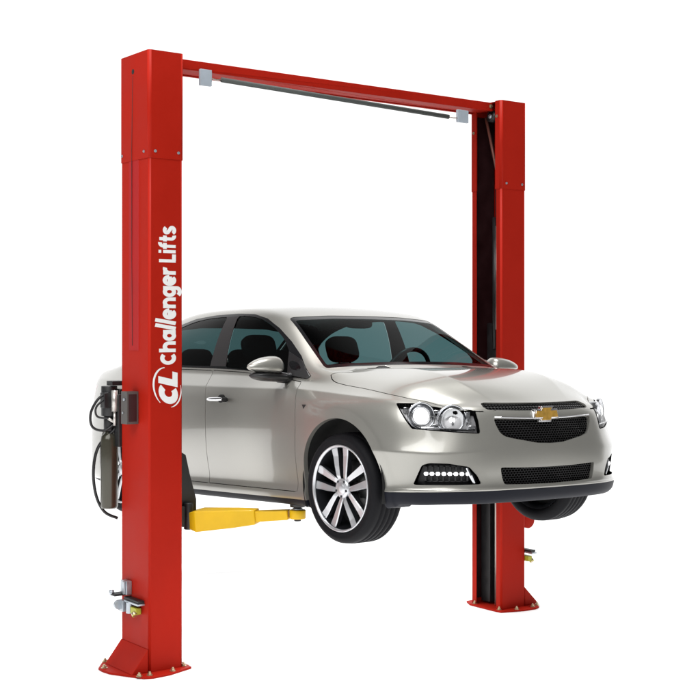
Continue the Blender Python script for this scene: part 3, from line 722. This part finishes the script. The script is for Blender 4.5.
def column(x0, sx, w, d):
    c = bpy.data.objects.new('column', None); COL.objects.link(c); c.parent = lift; c.location = (x0, 0, 0)
    mb = MB().use('red', True); mb.prism(c_section(w, d, .007, .055, .014, 0, sx), .012, 3.30); 
    o = mb.build('post', c); mk_flat(o)
    mb = MB().use('red', True); mb.prism(c_section(w, d, .005, .06, .014, .0055, sx), 3.225, H); o = mb.build('column_extension', c); mk_flat(o)
    mb = MB().use('red'); mb.box((sx*w/2, d/2, H-.004), (w-.016, d-.016, .004)); mb.build('top_cap', c)
    # base plate with clipped corners and a sloping gusset on the outer side
    bpz = [(-.205,.24),(-.195,.155),(-.075,-.075),(-.02,-.098),(.10,-.092),(.285,-.03),(.292,.02),(.292,d-.02),(.24,d+.075),(-.02,d+.085),(-.10,d+.06),(-.20,d-.08)]
    if sx < 0: bpz = [(-x, y) for x, y in reversed(bpz)]
    mb = MB().use('red', False); mb.prism(bpz, .0, .014); mb.build('base_plate', c, .003)
    mb = MB().use('red', False)
    X = lambda a: sx*a
    e_ = .150 if sx < 0 else .118
    g = [(X(-.002), .006, .158), (X(-.002), d-.006, .158), (X(-e_), d-.006, .014), (X(-e_), .006, .014), (X(-.002), .006, .014), (X(-.002), d-.006, .014)]
    F = [(0,1,2,3),(0,3,4),(1,5,2),(0,4,5,1),(2,5,4,3)]
    if sx > 0: F = [tuple(reversed(f)) for f in F]
    mb.add(g, F); mb.build('gusset', c, .004)
    for (bx, by) in ((-.172,.27),(-.088,-.038),(-.025,-.055),(.14,-.050),(.255,.02),(.255,d-.04),(-.1,d+.03)):
        mb = MB().use('brass', False); bolt(mb, Matrix.Translation((X(bx), by, .014)), .013, .012); mb.cyl((X(bx), by, .02), (X(bx), by, .038), .0065, n=10); mb.build('anchor_bolt', c)
    for (bx, by, nx) in ((.040, -.006, 0), (.205, -.006, 0), (-.006, .055, 1), (-.006, d-.025, 1)):
        mb = MB().use('zinc', False)
        T = Matrix.Translation((X(bx), by, 3.268)) @ (Matrix.Rotation(math.radians(90), 4, 'X') if not nx else Matrix.Rotation(math.radians(-90*sx), 4, 'Y'))
        bolt(mb, T, .0062, .004); mb.build('bolt', c)
    return c
def mk_flat(o):
    """only the rounded corners shade smooth"""
    o.data.polygons.foreach_set('use_smooth', [f.area < .09 and abs(f.normal.z) < .5 and f.area > 0 and min((o.data.vertices[f.vertices[0]].co.xy-o.data.vertices[f.vertices[1]].co.xy).length, 9) < .009 for f in o.data.polygons])
WC, DC = .2385, .378
cl = column(0, 1, WC, DC); cr = column(S_+.255, -1, .255, .335)
cl['label'] = 'near column with the white lettering'; cr['label'] = 'far column, its open side facing the car'
# ---- left column: cover strip, slot, lettering
mb = MB().use('reddark', False); mb.prism([(-.0035,.135),(0,.132),(0,.268),(-.0035,.265)][::-1], 2.02, 3.66); mb.build('cover_strip', cl)
mb = MB().use('liner', True); mb.cyl((-.0040, .205, 3.79), (-.0062, .205, 3.79), .017, n=20); mb.build('cable_hole', cl)
mb = MB().use('shade_maroon', True); mb.tube([(-.0055, .207, 3.765), (-.0065, .219, 3.30), (-.0045, .222, 2.6), (-.0045, .215, 2.05)], .0022, 6); mb.build('hose', cl)
def arc(cx, cy, rx, ry, a0, a1, n=20): return [(cx+rx*math.cos(math.radians(a0+(a1-a0)*k/n)), cy+ry*math.sin(math.radians(a0+(a1-a0)*k/n))) for k in range(n+1)]
GLYPH = {                                       # stroke letters, x-height 1: (advance, [centre lines])
 'C': (1.12, [arc(.60, .60, .45, .46, 48, 312, 30)]),
 'h': (1.0, [[(.15,0),(.15,1.32)], arc(.49, .50, .34, .36, 172, 0)+[(.83,0)]]),
 'a': (1.0, [arc(.47, .5, .33, .36, 0, 360, 30), [(.83,0),(.83,1.0)]]),
 'l': (.43, [[(.08,0),(.42,1.62)]]),
 'e': (.98, [arc(.48, .5, .35, .37, 2, 318, 30), [(.13,.47),(.83,.47)]]),
 'n': (1.0, [[(.15,0),(.15,1.0)], arc(.49, .50, .34, .36, 172, 0)+[(.83,0)]]),
 'g': (1.0, [arc(.47, .5, .33, .36, 0, 360, 30), [(.83,1.0),(.83,-.08)]+arc(.48, -.08, .35, .24, -8, -150, 14)]),
 'r': (.70, [[(.15,0),(.15,1.0)], arc(.52, .48, .37, .38, 175, 72)]),
 'L': (.86, [[(.15,0),(.15,1.32)], [(.15,.135),(.80,.135)]]),
 'i': (.34, [[(.15,0),(.15,1.0)], [(.15,1.14),(.15,1.36)]]),
 'f': (.66, [[(.28,0),(.28,.98)]+arc(.58, .98, .30, .26, 180, 78, 12), [(.02,.86),(.60,.86)]]),
 't': (.66, [[(.28,1.30),(.28,.36)]+arc(.56, .36, .28, .24, 180, 285, 12), [(.02,.86),(.60,.86)]]),
 's': (.86, [arc(.42, .715, .27, .16, 20, 250, 16)+arc(.42, .285, .29, .17, 78, -165, 18)]),
}
def strokes(word):
    x = 0; out = []
    for ch in word:
        adv, ss = GLYPH[ch]; out += [[(a+x, b) for a, b in st_] for st_ in ss]; x += adv+.05
    return out, x-.05
def ribbon(mb, pts, hw, place, depth):
    """flat stroke of half width hw along pts"""
    P = np.array(pts, float); n = len(P); a, b = [], []
    for i in range(n):
        t = P[min(i+1, n-1)]-P[max(i-1, 0)]; t /= np.linalg.norm(t); nn = np.array((-t[1], t[0])); a.append(P[i]+nn*hw); b.append(P[i]-nn*hw)
    mb.rings([[place(*p, depth) for p in a], [place(*p, depth) for p in b]], False, False)
fx = lambda u, v=300: on_y(u, v, 0).x
fz = lambda v, u=166: on_y(u, v, 0).z
BASE, XH = fx(175.6), fx(175.6)-fx(163.0)
mb = None
for word, va, vb in (('Challenger', 364.6, 266.8), ('Lifts', 262.4, 225.6)):
    ss, wd = strokes(word); z0, z1 = fz(va), fz(vb)
    pl = lambda x, y, d: (BASE-y*XH, -.0010-d, z0+(z1-z0)*x/wd)
    mb = MB().use('white', False)
    for k, st_ in enumerate(ss): ribbon(mb, st_, .168 if word != 'Lifts' else .150, pl, .00006*k)
    mb.build('lettering', cl)
mb = MB().use('white', False)
z0 = fz(405.5); uz_ = (fz(386)-z0)/1.08; ux_ = (fx(177.5)-fx(159))/1.2
plc = lambda x, y, d: (fx(177.5)-y*ux_, -.0010-d, z0+(x+.22*y)*uz_)
ribbon(mb, arc(.55, .60, .40, .44, 50, 310, 30), .19, plc, 0)
ribbon(mb, [(1.18, 0), (1.18, 1.25)], .19, plc, .0001); ribbon(mb, [(1.10, .17), (1.80, .17)], .17, plc, .0002)
def swoosh(c, a, b, tilt, t0, t1, wmax, depth):
    rs = []; n = 40
    for k in range(n+1):
        t = math.radians(t0+(t1-t0)*k/n); w = wmax*math.sin(math.pi*min(max(k/n, .05), .95))**.6
        row = []
        for sg in (-1, 1):
            x = (a+sg*w/2)*math.cos(t); z = (b+sg*w/2*1.2)*math.sin(t); ct, st_ = math.cos(tilt), math.sin(tilt)
            row.append((c[0]+x*ct-z*st_, -.0010-depth, c[1]+x*st_+z*ct))
        rs.append(row)
    mb.rings(rs, False, False)
cx_, cz_ = fx(167.3), fz(387.5)
swoosh((cx_, cz_), .094, .128, math.radians(18), 78, 215, .013, .0003)
swoosh((cx_, cz_), .094, .128, math.radians(18), 262, 352, .009, .0004)
mb.build('emblem', cl)
# ---- power unit behind the left column, with its switch box
pu = bpy.data.objects.new('power_unit', None); COL.objects.link(pu); pu.parent = lift; pu.location = (-.03, DC+.10, 1.0)
def pz(v, Y=8.46): return EYE-(v-328)/1300*Y
PX, PY = -.034, DC+.103
mb = MB().use('olive', True); T = Matrix.Translation((PX, PY, 0))
mb.lathe([(0,pz(508)),(.050,pz(508)),(.056,pz(506)),(.0565,pz(440)),(.052,pz(436)),(.030,pz(433)),(.026,pz(430)),(0,pz(430))], 36, T)
mb.parent = None
def pbuild(mb, name, bevel=0.):
    mb.v = [(x+.03, y-DC-.10, z-1.0) for x, y, z in mb.v]; return mb.build(name, pu, bevel)
pbuild(mb, 'reservoir')
mb = MB().use('blacksteel', True); mb.cyl((PX, PY, pz(431)), (PX, PY, pz(415)), .036); mb.cyl((PX, PY, pz(416)), (PX, PY, pz(386)), .052); mb.use('blacksteel', False)
mb.box((PX-.035, PY-.02, pz(400)), (.05, .06, .10)); mb.box((PX+.03, PY-.03, pz(383)), (.09, .08, .03)); mb.box((PX+.045, PY-.06, pz(404)), (.03, .05, .20))
pbuild(mb, 'motor', .004)
mb = MB().use('silver', True); mb.cyl((PX+.004, PY-.07, pz(411)), (PX+.004, PY-.07, pz(390)), .021); mb.cyl((PX+.004, PY-.07, pz(425)), (PX+.004, PY-.07, pz(411)), .010); mb.cyl((PX-.03, PY-.05, pz(418)), (PX+.03, PY-.05, pz(424)), .009); pbuild(mb, 'capacitor')
mb = MB().use('rubber', True)
def loop(pts, r=.0085): mb.tube([Vector(p) for p in np.array(smooth_poly([list(p) for p in pts], n=6))], r, 10)
loop([(PX-.02, PY-.04, pz(392)), (PX-.085, PY-.02, pz(398)), (PX-.13, PY, pz(412)), (PX-.12, PY, pz(426)), (PX-.05, PY-.03, pz(430)), (PX+.01, PY-.05, pz(424))])
loop([(PX-.03, PY-.04, pz(396)), (PX-.10, PY-.02, pz(406)), (PX-.085, PY, pz(416)), (PX-.02, PY-.04, pz(418))], .007)
loop([(PX+.02, PY-.05, pz(428)), (PX-.06, PY+.03, pz(446)), (PX-.088, PY+.05, pz(470)), (PX-.07, PY+.05, pz(495)), (PX-.02, PY+.03, pz(512)), (PX+.06, PY+.0, pz(519))], .010)
pbuild(mb, 'hose')
mb = MB().use('greybox', False); zb0, zb1 = EYE-(424-328)/1300*8.2, EYE-(391.5-328)/1300*8.2
mb.box((-.042, .178, (zb0+zb1)/2), (.080, .082, zb1-zb0)); mb.use('shade_maroon'); mb.box((-.044, .1365, (zb0+zb1)/2), (.060, .002, zb1-zb0-.03))  # thin plate carries the front face's reddish reflection in its colour
mb.use('zinc', True); mb.cyl((-.083, .19, zb0+.07), (-.087, .19, zb0+.07), .008); mb.cyl((-.083, .17, zb1-.05), (-.09, .17, zb1-.05), .010)
pbuild(mb, 'switch_box', .003)
mb = MB().use('blacksteel', False); mb.box((PX+.04, DC+.03, pz(420)), (.05, .07, .34)); pbuild(mb, 'mounting_bracket', .003)
# ---- safety latch releases near the floor
def latch(col, sx, dy=0):
    l_ = bpy.data.objects.new('latch_release', None); COL.objects.link(l_); l_.parent = col; l_.location = (0, dy, 0)
    X = lambda a: sx*a
    def zz(v): return EYE-(v-328)/1300*8.27
    mb = MB().use('zinc', False); mb.box((X(-.020), .27, zz(588)), (.038, .085, .085)); mb.box((X(-.045), .255, zz(588)), (.012, .03, .08)); mb.build('bracket', l_, .003)
    mb = MB().use('blacksteel', False); mb.box((X(-.020), .16, zz(598)), (.045, .20, .016)); mb.box((X(-.055), .30, zz(595)), (.10, .07, .014)); mb.build('lever', l_, .004)
    mb = MB().use('zinc', True); mb.cyl((X(-.085), .315, zz(593)), (X(-.112), .32, zz(593)), .015); mb.build('knob', l_); mb = MB().use('zinc', False); mb.box((X(-.025), .15, zz(600.5)), (.05, .19, .012)); mb.box((X(-.04), .27, zz(606)), (.04, .06, .07)); mb.cyl((X(-.07), .27, zz(605)), (X(-.07), .29, zz(605)), .030)
    mb.cyl((X(-.03), .20, zz(601)), (X(-.03), .20, zz(612)), .024); mb.build('spring_housing', l_, .002)
    mb = MB().use('lime', False); mb.box((X(-.022), .135, zz(608)), (.04, .075, .042)); mb.use('brass', True); mb.cyl((X(-.045), .12, zz(609)), (X(-.045), .10, zz(612)), .018); mb.build('solenoid', l_, .004)
latch(cl, 1); latch(cr, -1, -.13)
# ---- overhead beam, shut-off bar
mb = MB().use('red', False)
x0, x1 = WC+.006, S_+.02; b0, b1 = .115, .335; zt, zb = 3.895, 3.832
prof = [(b0,zb),(b0+.014,zb),(b0+.014,zb+.006),(b0+.006,zb+.006)]
mb.box(((x0+x1)/2, (b0+b1)/2, (zt+zb)/2+.003), (x1-x0, b1-b0, zt-zb-.006)); mb.box(((x0+x1)/2, b0+.012, zb+.002), (x1-x0, .024, .008)); mb.box(((x0+x1)/2, b1-.012, zb+.002), (x1-x0, .024, .008))
beam = mb.build('overhead_beam', lift, .003)
for bx in (x0+.02, x1-.02):
    mb = MB().use('brass', False); bolt(mb, Matrix.Translation((bx, b0-.001, zt-.03)) @ Matrix.Rotation(math.radians(90), 4, 'X'), .011, .008); mb.build('bolt', beam)
sb = bpy.data.objects.new('shutoff_bar', None); COL.objects.link(sb); sb.parent = lift
yb = .098
pL, pR = on_y(221.5, 79.8, yb), on_y(448.5, 116.8, yb); qL, qR = on_y(211.5, 78.5, yb), on_y(458, 118, yb)
sb.location = pL
def sbuild(mb, name, bevel=0.): mb.v = [tuple(Vector(p)-pL) for p in mb.v]; return mb.build(name, sb, bevel)
mb = MB().use('pad', True); mb.cyl(pL, pR, .0165, n=24); sbuild(mb, 'padded_sleeve')
mb = MB().use('rod', True); mb.tube([qL+Vector((-.03, 0, .01)), qL, qL.lerp(pL, .5)+Vector((0, 0, -.006)), pL], .005, 8); sbuild(mb, 'rod'); mb = MB().use('rod', True); mb.tube([pR, qR.lerp(pR, .5)+Vector((0, 0, -.004)), qR, qR+Vector((.03, 0, .0))], .005, 8); sbuild(mb, 'rod')
for (u0, u1, v0, v1) in ((199.8, 211.2, 69.6, 85.8), (457.2, 467.8, 110.2, 122.6)):
    a, b = on_y(u0, (v0+v1)/2, yb), on_y(u1, (v0+v1)/2, yb); z0, z1 = on_y((u0+u1)/2, v1, yb).z, on_y((u0+u1)/2, v0, yb).z
    mb = MB().use('bracket', False); mb.box(((a.x+b.x)/2, yb+.002, (z0+z1)/2), (b.x-a.x, .022, z1-z0)); mb.use('blacksteel'); mb.box((b.x+.004, yb+.012, (z0+z1)/2+.01), (.012, .014, (z1-z0)*.6)); sbuild(mb, 'switch_bracket', .002)
# ---- inside of the far column: added shade liner, chain guard, cylinder, slanting cable
X0 = S_
mb = MB().use('shade_maroon', False); mb.box((X0+.235, .1675, 1.93), (.006, .29, 3.76)); mb.box((X0+.128, .3235, 1.93), (.20, .005, 3.76)); mb.box((X0+.128, .0115, 1.93), (.20, .005, 3.76)); mb.build('shade_liner', cr).location = (-(S_+.255), 0, 0)  # added liner: the channel's inner shade is put into its colour
mb = MB().use('blacksteel', False); mb.box((X0+.10, .25, .68), (.06, .10, 1.30)); mb.box((X0+.10, .075, .68), (.06, .035, 1.30)); mb.box((X0+.14, .17, 1.75), (.10, .17, .9)); mb.build('carriage', cr, .004).location = (-(S_+.255), 0, 0)
mb = MB().use('rod', True); mb.cyl((X0+.09, .145, .02), (X0+.09, .145, 1.55), .016); mb.build('lift_cylinder', cr).location = (-(S_+.255), 0, 0)
mb = MB().use('blacksteel', True); mb.cyl((X0+.09, .165, 2.0), (X0+.09, .165, 3.02), .020); mb.use('rod'); mb.cyl((X0+.075, .135, 2.15), (X0+.075, .135, 2.95), .004, n=8); mb.cyl((X0+.075, .085, 2.15), (X0+.075, .085, 3.0), .005, n=8); mb.build('hydraulic_cylinder', cr).location = (-(S_+.255), 0, 0)
mb = MB().use('cable', True); mb.cyl((X0+.06, .235, 3.80), (X0+.06, .062, 3.20), .011, n=10); mb.build('equalizer_cable', cr).location = (-(S_+.255), 0, 0)
mb = MB().use('blacksteel', True); mb.cyl((X0+.05, .17, 3.80), (X0+.11, .17, 3.80), .045); mb.use('zinc'); mb.cyl((X0+.04, .17, 3.80), (X0+.05, .17, 3.80), .018); mb.build('pulley', cr).location = (-(S_+.255), 0, 0)
for (by, bz) in ((.30, 3.68), (.04, 3.78)):
    mb = MB().use('brass', False); mb.cyl((X0+.0, by, bz), (X0-.012, by, bz), .012, n=6); mb.build('bolt', cr).location = (-(S_+.255), 0, 0)
mb = MB().use('red', True); mb.cyl((X0+.325, .03, .665), (X0+.325, .09, .665), .062, n=32); mb.smooth = False; mb.box((X0+.29, .06, .665), (.07, .05, .10)); mb.build('cover_disc', cr, .004).location = (-(S_+.255), 0, 0)
# ---- near carriage and its yellow swing arm
cg = bpy.data.objects.new('carriage', None); COL.objects.link(cg); cg.parent = lift
ya = .10
def poly_at(pts, y): return [on_y(u, v, y) for u, v in pts]
pp = poly_at([(182.5,448),(186,455),(190,474),(196.5,499),(196.5,528),(182.5,526)], ya); cg.location = (pp[0].x, ya, pp[5].z)
mb = MB().use('blacksteel', False); poly = [(p.x-cg.location.x, p.z-cg.location.z) for p in pp]; poly[0] = (-.05, poly[0][1]); poly[-1] = (-.05, poly[-1][1])
TX = Matrix(((1,0,0,0),(0,0,1,0),(0,1,0,0),(0,0,0,1)))
mb.prism(poly[::-1], 0, .16, TX)
mb.f = [tuple(reversed(f)) for f in mb.f]
pin = on_y(188.5, 516, ya-.02); pin = pin-Vector(cg.location)
mb.smooth = True; mb.cyl(pin+Vector((0,0,-.085)), pin+Vector((0,0,.085)), .030, n=24); mb.smooth = False; mb.box(pin+Vector((-.02,.04,0)), (.07,.09,.13))
mb.build('carriage_block', cg, .004)
LCI = LM.inverted() @ CAR_M
padp = LCI @ Vector((-.63, -.775, .205))
arm = bpy.data.objects.new('swing_arm', None); COL.objects.link(arm); arm.parent = lift
root = on_y(192.5, 517, ya-.005); root.z = .93
pe = Vector((padp.x, padp.y, root.z+.055)); arm.location = root
dv = pe-root; L_ = dv.length; ux = dv.normalized(); uy = Vector((0, 0, 1)).cross(ux).normalized(); uz = ux.cross(uy)
AT = Matrix(((ux.x,uy.x,uz.x,0),(ux.y,uy.y,uz.y,0),(ux.z,uy.z,uz.z,0),(0,0,0,1)))
mb = MB().use('yellow', False)
def sect(x, wl, wr, zb_, zt_): return [AT @ Vector(p) for p in ((x, -wr, zb_), (x, wl, zb_), (x, wl, zt_), (x, -wr, zt_))]
mb.rings([sect(-.02,.09,.05,-.055,.045), sect(.05,.11,.095,-.075,.058), sect(L_*.42,.075,.075,-.062,.050), sect(L_*.62,.055,.055,-.050,.042)])
mb.build('outer_tube', arm, .006)
mb = MB().use('yellow', False); mb.rings([sect(L_*.55,.043,.043,-.036,.032), sect(L_*.92,.040,.040,-.032,.028)]); mb.smooth = True
ec = AT @ Vector((L_, 0, 0)); n_ = Vector((0,0,1)); mb.rings([[ec+Vector((.052*math.cos(t), .052*math.sin(t), h)) for t in [2*math.pi*k/28 for k in range(28)]] for h in (-.030, .026)])
mb.build('inner_tube', arm, .005)
mb = MB().use('blacksteel', True); tp = padp-root
mb.cyl(ec+Vector((0,0,-.045)), Vector((ec.x, ec.y, tp.z-.02)), .022); mb.cyl(Vector((ec.x, ec.y, tp.z-.03)), Vector((ec.x, ec.y, tp.z)), .048, .052); mb.use('zinc').cyl(ec+Vector((0,0,.026)), ec+Vector((0,0,.036)), .032); mb.build('lift_pad', arm)

# ================================================================ floor, light, camera
mb = MB(); 
fm = mat('white_studio_floor', (.93, .93, .93), .9, spec=0.); M['floor'] = fm
mb.use('floor'); mb.add([(-16,-6,0),(16,-6,0),(16,22,0),(-16,22,0)], [(0,1,2,3)]); o = mb.build('floor'); o['kind'] = 'structure'; o['label'] = 'plain white studio floor under the lift'
w = bpy.data.worlds.new('World'); SC.world = w; w.use_nodes = True
nt = w.node_tree; bg = nt.nodes['Background']                       # a bright white backdrop side, a dim studio behind the camera
tc = nt.nodes.new('ShaderNodeTexCoord'); sp = nt.nodes.new('ShaderNodeSeparateXYZ'); nt.links.new(tc.outputs['Generated'], sp.inputs[0])
def ramp(sock, a, b, c, d):
    mr = nt.nodes.new('ShaderNodeMapRange'); mr.interpolation_type = 'SMOOTHSTEP'; nt.links.new(sock, mr.inputs[0])
    for i, v in enumerate((a, b, c, d)): mr.inputs[i+1].default_value = v
    return mr.outputs[0]
mu = nt.nodes.new('ShaderNodeMath'); mu.operation = 'MULTIPLY_ADD'; nt.links.new(ramp(sp.outputs['Y'], W0, W1, 0, 1), mu.inputs[0]); nt.links.new(ramp(sp.outputs['Z'], E0, E1L, WORLD-WDARK, 0), mu.inputs[1]); mu.inputs[2].default_value = WDARK
bg.inputs[0].default_value = (1, 1, 1, 1); nt.links.new(mu.outputs[0], bg.inputs[1])
def area(name, loc, look, sx, sy, power, color=(1, 1, 1)):
    l = bpy.data.lights.new(name, 'AREA'); l.shape = 'RECTANGLE'; l.size = sx; l.size_y = sy; l.energy = power; l.color = color
    o = bpy.data.objects.new(name, l); COL.objects.link(o); o.location = loc
    o.rotation_euler = (Vector(look)-Vector(loc)).to_track_quat('-Z', 'Y').to_euler(); return o
def spot(name, loc, look, power, deg, blend=.8, r=.25):
    l = bpy.data.lights.new(name, 'SPOT'); l.energy = power; l.spot_size = math.radians(deg); l.spot_blend = blend; l.shadow_soft_size = r
    o = bpy.data.objects.new(name, l); COL.objects.link(o); o.location = loc; o.rotation_euler = (Vector(look)-Vector(loc)).to_track_quat('-Z', 'Y').to_euler(); return o
spot('high_flood', (0, 11, 32), (0, 12, 0), 48000, 110, .3, 3.5)
area('key_softbox', (-3.2, 1.5, 8.5), (-.3, 8.6, 1.4), 9, 7, 930)
u = area('under_car_fill', (0, 0, 0), (0, 0, -1), 4.8, 1.9, 58)  # unseen fill lamp under the car, added to whiten its floor shadow
u.matrix_world = CAR_M @ Matrix.Translation((-1.4, 0, -.02))

cam = bpy.data.cameras.new('camera'); co = bpy.data.objects.new('camera', cam); COL.objects.link(co)
co.location = (0, 0, EYE); co.rotation_euler = (math.pi/2, 0, 0); cam.sensor_width = 36; cam.lens = 36*1300/700; cam.shift_y = -22/700; cam.clip_end = 1000; cam.clip_start = .05
SC.camera = co
SC.view_settings.view_transform = 'Standard'; SC.view_settings.look = 'None'; SC.view_settings.exposure = 0; SC.view_settings.gamma = 1
SC.cycles.transparent_max_bounces = 24; SC.cycles.caustics_reflective = False; SC.cycles.caustics_refractive = False; SC.cycles.max_bounces = 10
SC.render.resolution_x = 1024; SC.render.resolution_y = 1024
